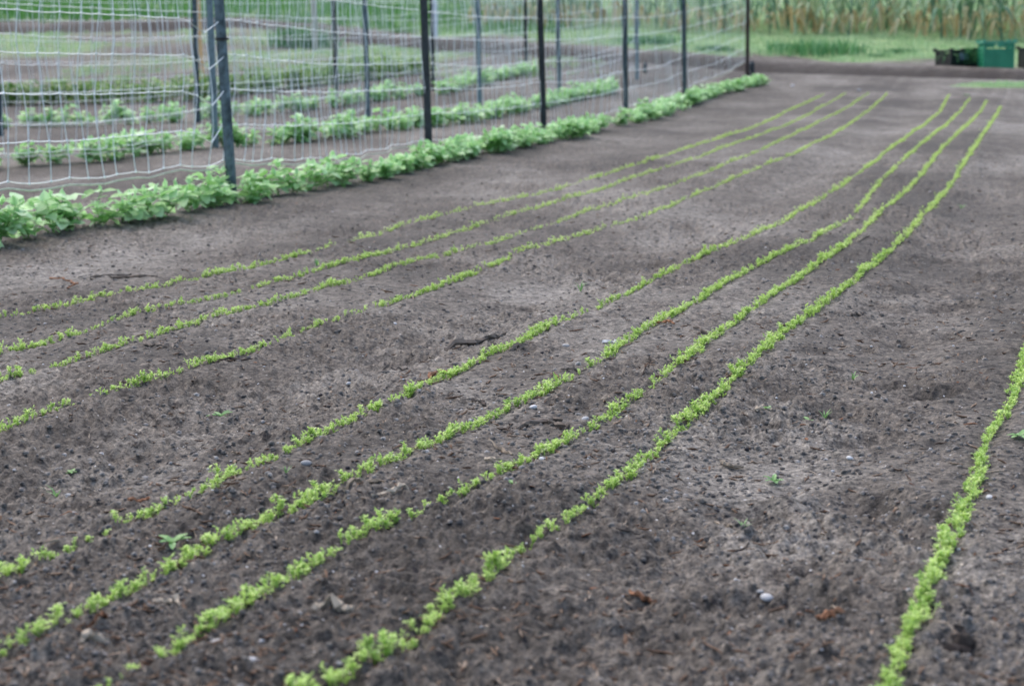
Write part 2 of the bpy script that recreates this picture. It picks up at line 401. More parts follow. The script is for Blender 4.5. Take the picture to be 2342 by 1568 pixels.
class MB:
    """collects quads and triangles (stored as quads by repeating nothing) for one mesh"""
    def __init__(s): s.v = []; s.f = []; s.t = []
    def add(s, vs, fs, tint=0.5):
        n = len(s.v); s.v.extend([tuple(v) for v in vs]); s.t.extend([tint] * len(vs))
        s.f.extend([tuple(i + n for i in f) for f in fs])
    def box(s, c, d, rot=None):
        x, y, z = d[0] / 2, d[1] / 2, d[2] / 2
        vs = [Vector((a * x, b * y, e * z)) for e in (-1, 1) for b in (-1, 1) for a in (-1, 1)]
        if rot is not None: vs = [rot @ v for v in vs]
        vs = [v + Vector(c) for v in vs]
        s.add(vs, [(0, 2, 3, 1), (4, 5, 7, 6), (0, 1, 5, 4), (2, 6, 7, 3), (0, 4, 6, 2), (1, 3, 7, 5)])
    def tube(s, pts, rad, n=5, tint=0.5, cap=True):
        pts = [Vector(p) for p in pts]
        rr = rad if isinstance(rad, (list, tuple)) else [rad] * len(pts)
        vs = []
        for i, p in enumerate(pts):
            d = (pts[min(i + 1, len(pts) - 1)] - pts[max(i - 1, 0)])
            if d.length < 1e-9: d = Vector((0, 0, 1))
            d.normalize()
            u = d.cross(Vector((0, 0, 1)) if abs(d.z) < 0.9 else Vector((1, 0, 0))).normalized()
            w = d.cross(u)
            for k in range(n):
                a = 2 * math.pi * k / n
                vs.append(p + (u * math.cos(a) + w * math.sin(a)) * rr[i])
        fs = []
        for i in range(len(pts) - 1):
            for k in range(n):
                a, b = i * n + k, i * n + (k + 1) % n
                fs.append((a, b, b + n, a + n))
        if cap:
            fs.append(tuple(range(n - 1, -1, -1))); fs.append(tuple(range((len(pts) - 1) * n, len(pts) * n)))
        s.add(vs, fs, tint)
    def leaf(s, base, d, up, L, W, fold=0.25, droop=0.2, tint=0.5):
        """folded oval leaf of 4 quads"""
        d = Vector(d).normalized(); up = Vector(up)
        side = d.cross(up).normalized(); up = side.cross(d).normalized()
        base = Vector(base)
        def q(t, w, lift): return base + d * (L * t) + side * (W * w) + up * (lift - droop * L * t * t)
        vs = [q(0, 0, 0), q(.45, 0, 0), q(1, 0, 0),
              q(.2, .42, fold * W * .42), q(.58, .5, fold * W * .5), q(.86, .26, fold * W * .2),
              q(.2, -.42, fold * W * .42), q(.58, -.5, fold * W * .5), q(.86, -.26, fold * W * .2)]
        s.add(vs, [(0, 1, 4, 3), (1, 2, 5, 4), (0, 6, 7, 1), (1, 7, 8, 2)], tint)
    def ribbon(s, pts, widths, side, tint=0.5):
        vs = []
        for p, w in zip(pts, widths):
            p = Vector(p)
            vs += [p - side * w / 2, p + side * w / 2]
        s.add(vs, [(2 * i, 2 * i + 1, 2 * i + 3, 2 * i + 2) for i in range(len(pts) - 1)], tint)
    def mesh(s, name, mat, smooth=False):
        return np_mesh(name, np.array(s.v), s.f, mat, s.t, smooth)
    def build(s, name, mat, parent=None, loc=(0, 0, 0), rot=(0, 0, 0), sc=1.0, smooth=False):
        return link(name, s.mesh(name, mat, smooth), parent, loc, rot, sc)

# ------------------------------------------------------------ ground
def build_ground():
    inv = np.arange(1 / 1.25, 0.1, -0.00112)
    Y = list(np.linspace(-30, 1.1, 25)) + list(1 / inv)
    y = 10.05
    while y < 150: Y.append(y); y *= 1.009
    Y += [170, 200, 250, 320, 400, 500, 650]
    Y = np.array(Y)
    T = np.concatenate([-1 - np.linspace(1, 0, 40, endpoint=False) ** 2 * 12, np.linspace(-1, 1, 760), 1 + (np.linspace(0, 1, 41)[1:]) ** 2 * 12])
    YY, TT = np.meshgrid(Y, T, indexing='ij')
    W = 0.34 * (np.maximum(YY, 1.2) + 0.5)
    XX = TT * W
    ZZ = height(XX.ravel(), YY.ravel())
    v = np.stack([XX.ravel(), YY.ravel(), ZZ], 1)
    nr, nc = YY.shape
    i = np.arange(nr - 1)[:, None] * nc + np.arange(nc - 1)[None, :]
    f = np.stack([i, i + 1, i + nc + 1, i + nc], -1).reshape(-1, 4)
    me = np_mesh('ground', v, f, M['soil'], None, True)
    x, y = v[:, 0], v[:, 1]
    idx, xs = bed_coord(x, y)
    dry = np.zeros_like(x)
    for k in range(9):
        d = x - xs[k + 1]
        dry += 0.30 * np.exp(-((d - 0.02) / 0.045) ** 2) * (y < 26)
    dry += 0.45 * np.exp(-((idx - 3.6) / 0.38) ** 2) + 0.5 * np.exp(-((idx - 7.45) / 0.35) ** 2) + 0.3 * np.exp(-((idx + 0.45) / 0.25) ** 2)
    dry += 1.3 * fbm(x * 1.4, y * 0.8, 301, 3) + 0.5 * fbm(x * 9, y * 5, 320, 3)
    dry += 0.15 * np.exp(-((y - 24) / 3.0) ** 2)
    for (hx, hy), a, b, d in HOLES:
        r2 = ((x - hx) / (a * 1.2)) ** 2 + ((y - hy) / (b * 2.2)) ** 2
        dry -= np.where(r2 < 6, 0.5 * np.exp(-r2 * 1.3), 0)
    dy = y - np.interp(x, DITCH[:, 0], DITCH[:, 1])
    n = fbm(x * 1.5, y * 0.7, 500, 3)
    grass = np.clip((dy - 1.4 + 1.6 * n) / 1.0, 0, 1)
    # thin weedy cover on the waste ground behind the trellises
    wst = np.clip((y - 26) / 4, 0, 1) * np.clip((1.0 - x) / 2, 0, 1) * (dy < -1.6)
    grass = np.maximum(grass, wst * np.clip(0.22 + 1.4 * fbm(x * .5, y * .35, 611, 3), 0, .8))
    gx, gy = at(2290, 196)
    grass = np.maximum(grass, 0.9 * np.clip(1.3 - ((x - gx - .35) / 0.9) ** 2 - ((y - gy) / 0.45) ** 2 + n, 0, 1))
    dark = np.exp(-(np.abs(dy + 0.55) / 0.75) ** 4) * np.clip(1.1 + n, 0, 1)  # painted shade along the ditch scarp, broken up by noise
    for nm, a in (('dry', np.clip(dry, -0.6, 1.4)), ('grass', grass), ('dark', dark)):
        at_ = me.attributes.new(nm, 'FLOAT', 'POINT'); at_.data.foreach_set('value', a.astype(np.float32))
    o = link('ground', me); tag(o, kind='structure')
build_ground()

# ------------------------------------------------------------ carrot seedlings
def seedling_template(seed, rich):
    r = random.Random(seed); mb = MB()
    ns = r.randint(4, 6) if rich else 3
    for i in range(ns):
        a = r.uniform(0, 2 * math.pi); h = r.uniform(0.007, 0.023); sp = r.uniform(0.002, 0.014)
        tip = Vector((math.cos(a) * sp, math.sin(a) * sp, h))
        side = Vector((-math.sin(a), math.cos(a), 0))
        t = r.random()
        mb.ribbon([(0, 0, 0), tip * 0.5 + Vector((0, 0, .003)), tip], [.0016, .0014, .001], side, t * .5)
        nl = r.randint(9, 12) if rich else 2
        for k in range(nl):
            b = r.uniform(0, 2 * math.pi); el = r.uniform(-0.1, 0.9)
            d = Vector((math.cos(b) * math.cos(el), math.sin(b) * math.cos(el), math.sin(el)))
            p = tip * r.uniform(0.55, 1.0)
            L = r.uniform(.0042, .0085) * (1 if rich else 1.35)
            s2 = d.cross(Vector((0, 0, 1)))
            s2 = s2.normalized() if s2.length > .01 else Vector((1, 0, 0))
            w = L * r.uniform(.4, .7) * (1 if rich else 1.3)
            q0, q1, q2 = p, p + d * L * .55, p + d * L
            mb.add([q0, q1 + s2 * w / 2, q2, q1 - s2 * w / 2], [(0, 1, 2, 3)], r.random())
    return mb
def as_arrays(mb):
    f = np.array([q if len(q) == 4 else (q[0], q[1], q[2], q[2]) for q in mb.f])
    return np.array(mb.v), f, np.array(mb.t)
def instances_mesh(name, temps, places, mat):
    """places: x y z rot scale template tint -> one joined mesh"""
    V, F, T = [], [], []; off = 0
    arrs = [as_arrays(t) for t in temps]
    P = np.array(places)
    for k, (v, f, t) in enumerate(arrs):
        p = P[P[:, 5] == k]
        if not len(p): continue
        c, s = np.cos(p[:, 3]), np.sin(p[:, 3])
        x = (v[None, :, 0] * c[:, None] - v[None, :, 1] * s[:, None]) * p[:, 4:5] + p[:, 0:1]
        y = (v[None, :, 0] * s[:, None] + v[None, :, 1] * c[:, None]) * p[:, 4:5] + p[:, 1:2]
        z = v[None, :, 2] * p[:, 4:5] + p[:, 2:3]
        V.append(np.stack([x, y, z], -1).reshape(-1, 3))
        ff = f[None] + (np.arange(len(p)) * len(v))[:, None, None] + off
        F.append(ff.reshape(-1, 4)); off += len(p) * len(v)
        T.append((t[None, :] * 0.6 + p[:, 6:7] * 0.4).ravel())
    return np_mesh(name, np.concatenate(V), np.concatenate(F), mat, np.concatenate(T))

def build_seedlings():
    pl = []
    sparse = [0.9, .75, .7, .75, .95, .85, .95, 1.1, 1.0]
    for ri, w in enumerate(ROWS):
        y = 1.55 if ri != 8 else 1.5
        yend = w[-1, 1] if ri != 8 else 9.0
        ph = ri * 23.3 + (9 if ri == 4 else 4)
        while y < yend:
            g = float(fbm(np.array([y * (2.6 if y < 8 else 1.0)]), np.array([ph]), 800, 3)[0])
            g2 = float(vnoise(np.array([y * 9.0]), np.array([ph + 5]), 820)[0])
            dens = np.clip(0.98 + 0.35 * g + 1.3 * g2, 0.25, 1.4) * sparse[ri]
            if y > 9: dens = max(dens, .5)
            step = 0.0085
            y += step * random.uniform(0.6, 1.4)
            if random.random() < min(dens, 1.0):
                x = float(row_x(w, np.array([y]))[0]) + random.gauss(0, 0.0048 + 0.003 * max(0, dens - .7)) + 0.0025 * math.sin(y * 7 + ri)
                sz = random.uniform(.65, 1.05) * (0.75 + 0.4 * min(max(dens, 0), 1.2))
                pl.append([x, y, 0, random.uniform(0, 6.28), sz * 0.86 * random.choice([1, 1, 1, .7, 1.25]), 0, random.random(), ri])
    P = np.array(pl)
    P[:, 2] = height(P[:, 0], P[:, 1]) - 0.001
    fr = np.abs(P[:, 0] / P[:, 1]) < 0.295
    size = np.where(fr & (P[:, 1] > 2.02), P[:, 4] / P[:, 1], 0)
    order = np.argsort(-size)
    rich = [seedling_template(100 + k, True) for k in range(8)]
    meshes = [t.mesh('carrot_seedling', M['seedling']) for t in rich]
    for n, i in enumerate(order[:300]):
        x, y, z, rz, sc, _, _, ri = P[i]
        o = link('carrot_seedling', meshes[n % 8], None, (x, y, z), (0, 0, rz), sc)
        ri = int(ri)
        lab = {5: 'feathery green seedling at the near end of the second carrot row of the middle bed',
               6: 'feathery green seedling at the near end of the third carrot row of the middle bed',
               7: 'feathery green seedling at the near end of the fourth carrot row of the middle bed',
               4: 'feathery green seedling at the near end of the first carrot row of the middle bed',
               8: 'tiny feathery pale green seedling in the lone carrot row at the right edge, near end'}.get(ri, 'tiny feathery green seedling in the left carrot bed')
        grp = {4: 'near seedlings of the first middle row', 5: 'near seedlings of the second middle row', 6: 'near seedlings of the third middle row',
               7: 'near seedlings of the fourth middle row', 8: 'near seedlings of the right row'}.get(ri, 'near seedlings of the left bed')
        tag(o, lab, 'seedling', grp)
    rest = P[order[300:]]
    nr = rest[rest[:, 1] < 6.5].copy(); fr_ = rest[rest[:, 1] >= 6.5].copy()
    nr[:, 5] = rng.integers(0, 8, len(nr)); fr_[:, 5] = 8 + rng.integers(0, 6, len(fr_))
    fr_[:, 4] *= 1.1
    low = [seedling_template(200 + k, False) for k in range(6)]
    me = instances_mesh('carrot_seedlings', rich + low, np.concatenate([nr, fr_]), M['seedling'])
    tag(link('carrot_seedlings', me), 'long rows of bright green carrot seedlings running away over the brown beds', 'seedlings', kind='stuff')
build_seedlings()

# ------------------------------------------------------------ pea plants
def pea_template(seed):
    r = random.Random(seed); fol, st = MB(), MB()
    for s in range(r.randint(3, 5)):
        a = r.uniform(0, 6.28); lean = r.uniform(0.2, 1.3); hgt = r.uniform(.06, .145)
        b = Vector((r.uniform(-.02, .02), r.uniform(-.02, .02), 0))
        n = 5
        pts = []
        for i in range(n + 1):
            t = i / n
            pts.append(b + Vector((math.cos(a) * lean * hgt * t * .8, math.sin(a) * lean * hgt * t * .8, hgt * t * (1 - .12 * lean * t))) + Vector((r.uniform(-.004, .004), r.uniform(-.004, .004), 0)))
        st.tube(pts, [.0028 - .0015 * i / n for i in range(n + 1)], 4, r.random() * .5)
        for i in range(1, n + 1):
            p = pts[i]; az = a + (i % 2) * math.pi + r.uniform(-.7, .7)
            for sg in (-1, 1):      # stipules
                d = Vector((math.cos(az + sg * .9), math.sin(az + sg * .9), r.uniform(0, .7)))
                fol.leaf(p, d, (0, 0, 1), r.uniform(.028, .044), r.uniform(.026, .036), r.uniform(.1, .5), r.uniform(0, .4), r.random())
            pe = p + Vector((math.cos(az), math.sin(az), r.uniform(.1, .8))) * r.uniform(.018, .035)
            st.tube([p, pe], [.0013, .001], 3, .6)
            for sg in (-1, 1):      # leaflets
                d = Vector((math.cos(az + sg * r.uniform(.4, 1.0)), math.sin(az + sg * r.uniform(.4, 1.0)), r.uniform(-.3, .6)))
                up = Vector((r.uniform(-.5, .5), r.uniform(-.5, .5), 1))
                fol.leaf(pe, d, up, r.uniform(.042, .060), r.uniform(.034, .048), r.uniform(-.1, .5), r.uniform(0, .5), r.random())
        for k in range(2):          # upright tip leaves folded together
            d = Vector((r.uniform(-.3, .3), r.uniform(-.3, .3), 1))
            fol.leaf(pts[-1], d, (math.cos(k * 3.1), math.sin(k * 3.1), .2), r.uniform(.028, .042), .024, .5, .1, .5 + .5 * r.random())
    return fol.mesh('foliage', M['pea'], True), st.mesh('stem', M['pea_stem'])
PEAT = [pea_template(300 + k) for k in range(9)]
PROTOS = {}
def polyline_points(w, y0, y1, step, jit):
    d = np.concatenate([[0], np.cumsum(np.hypot(np.diff(w[:, 0]), np.diff(w[:, 1])))])
    out = []; t = 0.0
    while t < d[-1]:
        x = float(np.interp(t, d, w[:, 0])); y = float(np.interp(t, d, w[:, 1]))
        out.append((x + random.gauss(0, jit), y + random.uniform(-.3, .3) * step))
        t += step * random.uniform(.7, 1.3)
    return out
def copy_tree(o):
    c = o.copy(); COL.objects.link(c)
    for ch in o.children:
        d = ch.copy(); COL.objects.link(d); d.parent = c
    return c
pea_roots = []
for fo, stm in PEAT:
    root = empty('pea_plant'); link('foliage', fo, root); link('stem', stm, root)
    pea_roots.append([root, False])
def place_pea(x, y, label, group, sc=1.0):
    rec = random.choice(pea_roots)
    if rec[1]: o = copy_tree(rec[0])
    else: o = rec[0]; rec[1] = True
    o.location = (x, y, hz(x, y) - .004); o.rotation_euler = (0, 0, random.uniform(0, 6.28)); o.scale = (sc, sc, sc)
    tag(o, label, 'pea plant', group)
ROW2 = np.array([at(*p) for p in [(-150,395),(20,382),(110,376),(260,368),(420,342),(540,334),(600,332),(750,318),(850,303),(1057,283),(1129,270),(1201,254),(1297,235),(1405,207)]])
ROW3 = np.array([at(*p) for p in [(-150,302),(55,292),(260,287),(444,276),(561,266),(716,250),(840,233),(1016,215),(1069,200),(1129,188),(1177,176),(1235,168)]])
for x, y in polyline_points(PEA, PEA[0, 1], PEA[-1, 1] + .1, .10, .04):
    if y > 13.5 and random.random() < .28: continue
    if y < 9.6 and random.random() < .34: continue
    place_pea(x, y, 'young round-leaved pea plant in the front row along the nearest trellis', 'pea plants of the front row', random.uniform(.7, 1.2) * (1.12 if y < 9.6 else 1.0))
for x, y in polyline_points(ROW2, ROW2[0, 1], ROW2[-1, 1], .165, .05):
    place_pea(x, y, 'blurred pea plant in the second row, just behind the nearest netting', 'pea plants of the second row', random.uniform(1.0, 1.4))
for x, y in polyline_points(ROW3, ROW3[0, 1], ROW3[-1, 1] + .1, .20, .05):
    place_pea(x, y, 'blurred pea plant in the third row, along the farther trellis', 'pea plants of the third row', random.uniform(1.0, 1.5))
for rec in pea_roots:
    assert rec[1]

# ------------------------------------------------------------ bushy dark crop row
def crop_template(seed):
    r = random.Random(seed); mb = MB()
    for k in range(70):
        a = r.uniform(0, 6.28); rad = abs(r.gauss(0, .09)); z = r.uniform(.02, .24) * (1 - (rad / .26) ** 2 if rad < .24 else .2)
        p = (math.cos(a) * rad, math.sin(a) * rad, z)
        d = Vector((math.cos(a), math.sin(a), r.uniform(-.2, .9)))
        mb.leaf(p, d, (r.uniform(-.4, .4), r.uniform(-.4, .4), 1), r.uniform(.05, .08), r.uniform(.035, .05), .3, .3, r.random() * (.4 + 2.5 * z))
    for k in range(6):
        a = k * 1.05
        mb.tube([(0, 0, 0), (math.cos(a) * .06, math.sin(a) * .06, .15)], [.004, .002], 3, .3)
    return mb.mesh('bushy_crop_plant', M['crop'])
CROPT = [crop_template(500 + k) for k in range(5)]
CROP = np.array([at(*p) for p in [(-200,246),(0,241),(150,238),(300,236),(450,228),(562,214),(700,198),(800,186),(965,168)]])
for i, (x, y) in enumerate(sorted(polyline_points(CROP, CROP[0, 1], CROP[-1, 1], .15, .06))):
    tag(link('bushy_crop_plant', CROPT[i % 5], None, (x, y, hz(x, y) - .01), (0, 0, random.uniform(0, 6)), random.uniform(.9, 1.25)),
        'low bushy dark green plant in the crop row behind both trellises', 'crop plant', 'dark bushy crop row')
for dx in (0.45,):
    for i, (x, y) in enumerate(polyline_points(CROP, CROP[0, 1], CROP[4, 1] + 1.0, .17, .05)):
        x -= dx; y += .75
        tag(link('bushy_crop_plant', CROPT[i % 5], None, (x, y, hz(x, y) - .01), (0, 0, random.uniform(0, 6)), random.uniform(.8, 1.1)),
            'low bushy dark green plant in the crop row behind both trellises', 'crop plant', 'dark bushy crop row')

# ------------------------------------------------------------ trellises: posts, netting, rope
def post_mesh(hgt, kind):
    mb = MB()
    sec = [(-.026, -.002), (-.010, -.006), (.010, -.006), (.026, -.002), (.026, .003), (.004, .004), (.0035, .034), (-.0035, .034), (-.004, .004), (-.026, .003)]
    n = len(sec)
    zs = [-.25, 0, hgt * .33, hgt * .66, hgt]
    vs = [(x, y, z) for z in zs for x, y in sec]
    fs = []
    for i in range(len(zs) - 1):
        for k in range(n):
            a, b = i * n + k, i * n + (k + 1) % n
            fs.append((a, b, b + n, a + n))
    fs.append(tuple(range((len(zs) - 1) * n, len(zs) * n)))
    mb.add(vs, fs)
    z = .12
    while z < hgt - .02:           # studs down the face
        mb.box((0, -.010, z), (.012, .009, .018)); z += .055
    return mb.mesh('post', kind)
def fence(name, pts, lift, label, nrows, y_ext, dips, mats, cell=.135, rh=.175, rad=.0021, seed=1, hgt=1.85, leans=None):
    r = random.Random(seed)
    W = [at(*p) for p in pts]
    root = empty(name, (W[0][0], W[0][1], hz(*W[0])))
    o0 = Vector(root.location)
    tag(root, label, 'trellis', 'pea trellises')
    posts = []
    for i, (x, y) in enumerate(W):
        z = hz(x, y)
        me = post_mesh(hgt * r.uniform(.97, 1.03), mats[i])
        ln = leans[i] if leans else (r.uniform(-.012, .012), r.uniform(-.022, .004))
        p = link('post', me, root, Vector((x, y, z)) - o0, (ln[0], ln[1], math.atan2(W[-1][0] - W[0][0], W[0][1] - W[-1][1]) * 0 + r.uniform(-.25, .25)))
        posts.append(p)
        if name == 'pea_trellis' and i == 1 and seed == 1:
            b = MB(); b.tube([(0, .008, .8), (0, .008, .812)], [.034, .034], 10)
            b.build('tie_band', M['band'], p)
    # net: runs just behind the posts
    Wn = list(W)
    seg = []
    for i in range(len(Wn) - 1):
        a, b = Vector(Wn[i]), Vector(Wn[i + 1])
        L = (b - a).length
        k = max(2, round(L / cell))
        for j in range(k):
            seg.append((i, j / k, a.lerp(b, j / k), L * j / k, L))
    seg.append((len(Wn) - 1, 0, Vector(Wn[-1]), 0, 1))
    dirv = (Vector(Wn[-1]) - Vector(Wn[0])).normalized()
    nrm = Vector((-dirv.y, dirv.x))
    if nrm.y < 0: nrm = -nrm
    grid = []
    for (i, t, p, s, L) in seg:
        zb0 = hz(*Wn[i]) + lift[i]; zb1 = (hz(*Wn[min(i + 1, len(Wn) - 1)]) + lift[min(i + 1, len(Wn) - 1)])
        zb = zb0 + (zb1 - zb0) * t
        sag = -.035 * math.sin(math.pi * t)
        dip = 0.0
        for (di, dt, amt) in dips:
            if i == di: dip -= amt * math.exp(-((t - dt) / .05) ** 2)
        col = []
        wob = r.uniform(-.012, .012)
        for k in range(nrows):
            bow = .018 * math.sin(k * 1.3 + t * 9 + i) + wob
            sh = .030 * k * (math.sin(i * 1.7 + t * 2.2) * .35 - .25) + r.uniform(-.008, .008)
            q = p + nrm * (.034 + bow) + dirv * sh
            z = zb + k * rh + sag * (1 - k / nrows) * (1 + .4 * math.sin(k * 2.1 + i)) + dip * (1 if k else .25) + r.uniform(-.004, .004)
            if k == 0: z += .006 * math.sin(t * 40)
            col.append(Vector((q.x, q.y, z)))
        grid.append(col)
    mb = MB()
    def strand(a, b, rr, sagz=0.0, lat=0.0):
        pts = [a]
        for u in (.33, .67):
            m = a.lerp(b, u)
            pts.append(m + Vector((dirv.x * lat, dirv.y * lat, 0)) * (1 if u < .5 else .6) + Vector((0, 0, sagz)))
        pts.append(b)
        mb.tube([q - o0 for q in pts], rr, 3, .5, False)
    for c in range(len(grid)):
        for k in range(nrows - 1):
            strand(grid[c][k], grid[c][k + 1], rad, 0, r.uniform(-.014, .014))
        for k in range(nrows):
            if c < len(grid) - 1:
                strand(grid[c][k], grid[c + 1][k], rad * (1.15 if k else 1.0), -.002)
            q = grid[c][k] - o0; s = rad * 3.0
            vs = [q + Vector(v) * s for v in ((1, 0, 0), (-1, 0, 0), (0, 1, 0), (0, -1, 0), (0, 0, 1.3), (0, 0, -1.3))]
            mb.add(vs, [(0, 2, 4), (2, 1, 4), (1, 3, 4), (3, 0, 4), (2, 0, 5), (1, 2, 5), (3, 1, 5), (0, 3, 5)])
    mb.build('net', M['net'], root)
    rp = MB()
    pts = []
    for (i, t, p, s, L), col in zip(seg, grid):
        q = col[0]
        pts.append(Vector((q.x, q.y, q.z - .018 - .012 * math.sin(math.pi * t))) - o0)
    rp.tube(pts, .0042, 5)
    if seed == 1:
        e = pts[-1]
        fx, fy = at(1722, 176)
        rp.tube([e, Vector((fx, fy, hz(fx, fy))) - o0], .004, 5)
    rp.build('rope', M['rope'], root)
    return root
pd, pg, pr = M['post_dark'], M['post'], M['post_rust']
fence('pea_trellis', [(-330,600),(532,466),(981,352),(1244,305),(1431,271),(1566,228),(1709,181)],
      [.26, .21, .10, .075, .12, .14, .25],
      'nearest pea trellis, white netting on thick dark steel posts beside the carrot beds', 9, 0,
      [(0, .955, .075)], [pg, pg, pd, pd, pg, pg, pr], seed=1,
      leans=[(0,0),(.0,-.035),(0,-.018),(0,-.026),(0,-.010),(0,-.016),(0,-.004)])
fence('pea_trellis', [(-30,420),(493,338),(842,275),(1097,259),(1279,229),(1457,181)],
      [.17, .12, .12, .12, .12, .18],
      'middle pea trellis of white netting, directly behind the nearest trellis', 9, 0, [], [pg, pg, pg, pg, pg, pg], seed=2)
print('PEAS', sum(o.name.startswith('pea_plant') for o in COL.objects), 'CROPS', sum(o.name.startswith('bushy') for o in COL.objects))
fence('pea_trellis', [(-500,345),(3,312),(453,280),(770,243),(991,207),(1203,157)],
      [.12] * 6, 'farthest pea trellis of white netting, third row back from the carrot beds', 9, 0, [], [pg, pg, pg, pd, pd, pd], seed=3)

# ------------------------------------------------------------ stakes beyond
def stake(name, px, py, w, h, mat, label, rot=0.0, lean=0.0):
    x, y = at(px, py); mb = MB()
    mb.add([(-w/2,-w/2,-.1),(w/2,-w/2,-.1),(w/2,w/2,-.1),(-w/2,w/2,-.1),(-w/2,-w/2,h),(w/2,-w/2,h),(w/2,w/2,h),(-w/2,w/2,h),(0,0,h+w*.8)],
           [(0,1,5,4),(1,2,6,5),(2,3,7,6),(3,0,4,7),(4,5,8),(5,6,8),(6,7,8),(7,4,8)])
    tag(mb.build(name, mat, None, (x, y, hz(x, y)), (0, lean, rot)), label, 'stake')
stake('wooden_stake', 460, 186, .085, 1.6, M['orange_wood'], 'orange wooden stake standing behind the netting near the thickest post', .1, -.015)
stake('wooden_stake', 722, 117, .10, 1.7, M['pale_wood'], 'pale weathered wooden stake on the rough ground behind the trellises', .2, -.02)
stake('marker_pole', 995, 86, .09, 2.2, M['white'], 'white marker pole on the grass behind the second steel post', .3, -.006)
stake('short_stake', 1475, 167, .06, .12, pd, 'short dark stake at the far end of the middle trellis')
stake('short_stake', 1719, 175, .07, .18, pd, 'short dark stake holding the rope end at the rusty end post')

# ------------------------------------------------------------ crates
def crate(label, px, py, w, d, h, mat, rim_mat, tagged, rz):
    x, y = at(px, py)
    root = empty('harvest_crate', (x, y, hz(x, y) - .01), rz)
    tag(root, label, 'crate', 'harvest crates')
    b = MB(); t = .012
    b.box((0, 0, .012), (w - .02, d - .02, .02))
    for sx in (-1, 1):
        for sy in (-1, 1): b.box((sx * (w / 2 - .02), sy * (d / 2 - .02), h / 2), (.04, .04, h))
    for sy in (-1, 1):
        yy = sy * (d / 2 - .012)
        hh = h * .80; hw = .11     # hand-hole sits high in the wall
        b.box((0, yy, hh * .5 - .005), (w - .08, t, hh - .03))
        for sx in (-1, 1): b.box((sx * (w / 4 + hw / 4 - .01), yy, h * .87), ((w - .08 - hw) / 2, t, h * .14))
        b.box((0, yy, h * .955), (w - .08, t, h * .03))
        for k in range(5): b.box((-w * .38 + k * w * .19, yy + sy * .008, h * .4), (.012, .008, h * .72))
        b.box((0, yy + sy * .009, h * .45), (w - .06, .009, .014))
    for sx in (-1, 1):
        xx = sx * (w / 2 - .012)
        for k in range(5): b.box((xx, 0, h * (.10 + .17 * k)), (t, d - .08, h * .125))
        for k in range(3): b.box((xx, -d * .25 + k * d * .25, h * .45), (t * .7, .02, h * .85))
    b.build('crate_body', mat, root)
    rm = MB()
    for sy in (-1, 1): rm.box((0, sy * (d / 2 - .004), h), (w + .02, .032, .028))
    for sx in (-1, 1): rm.box((sx * (w / 2 - .004), 0, h), (.032, d - .024, .027))
    for sx in (-1, 1):
        for sy in (-1, 1): rm.box((sx * (w / 2 + .002), sy * (d / 2 + .002), h + .012), (.05, .05, .05))
    rm.build('rim', rim_mat, root)
    g = MB()
    g.tube([(-.06, -(d / 2 + .006), h * .87), (.06, -(d / 2 + .006), h * .87)], .010, 6)
    g.build('handle', rim_mat, root)
    if tagged:
        tg = MB(); tg.box((-.02, -(d / 2 + .012), h * .66), (.17, .004, .10)); tg.build('card_tag', M['tag'], root)
    return root
cb = crate('low black plastic harvest crate with a grey tag, left of the green crate', 2187, 154, .50, .38, .24, M['crate_black'], M['crate_black'], True, R(24))
crate('tall bright green plastic harvest crate between the two black ones', 2277, 158, .45, .40, .39, M['crate_green'], M['crate_green_rim'], False, R(-3))
crate('black plastic harvest crate cut by the right edge of the picture', 2378, 157, .52, .40, .30, M['crate_black'], M['crate_black'], False, R(10))
r = random.Random(9); mb = MB()
for k in range(110):
    a = r.uniform(-.2, .24); b = r.uniform(-.16, .16)
    base = Vector((a, b, .12)); az = r.uniform(0, 6.28)
    pts = [base + Vector((math.cos(az) * s * .14, math.sin(az) * s * .14, .17 * s - .10 * s * s * r.uniform(.5, 1.6))) for s in (0, .5, 1, 1.4)]
    mb.ribbon(pts, [.008, .018, .014, .003], Vector((-math.sin(az), math.cos(az), 0)), r.random())
gx = Matrix.Rotation(cb.rotation_euler.z, 4, 'Z')
for k in range(26):
    base = Vector((r.uniform(.02, .27), -.20, .25)); dx = r.uniform(-.05, .05)
    mb.ribbon([base + Vector((0, .06, -.04)), base + Vector((0, -.01, .035)), base + Vector((dx, -.045, -.05)), base + Vector((dx * 1.5, -.05, -r.uniform(.12, .22)))], [.008, .018, .016, .006], Vector((1, 0, 0)), r.random())
tag(mb.build('harvested_greens', M['tuft'], None, cb.location, cb.rotation_euler), 'bunch of cut green leaves spilling over the front of the left black crate', 'greens')

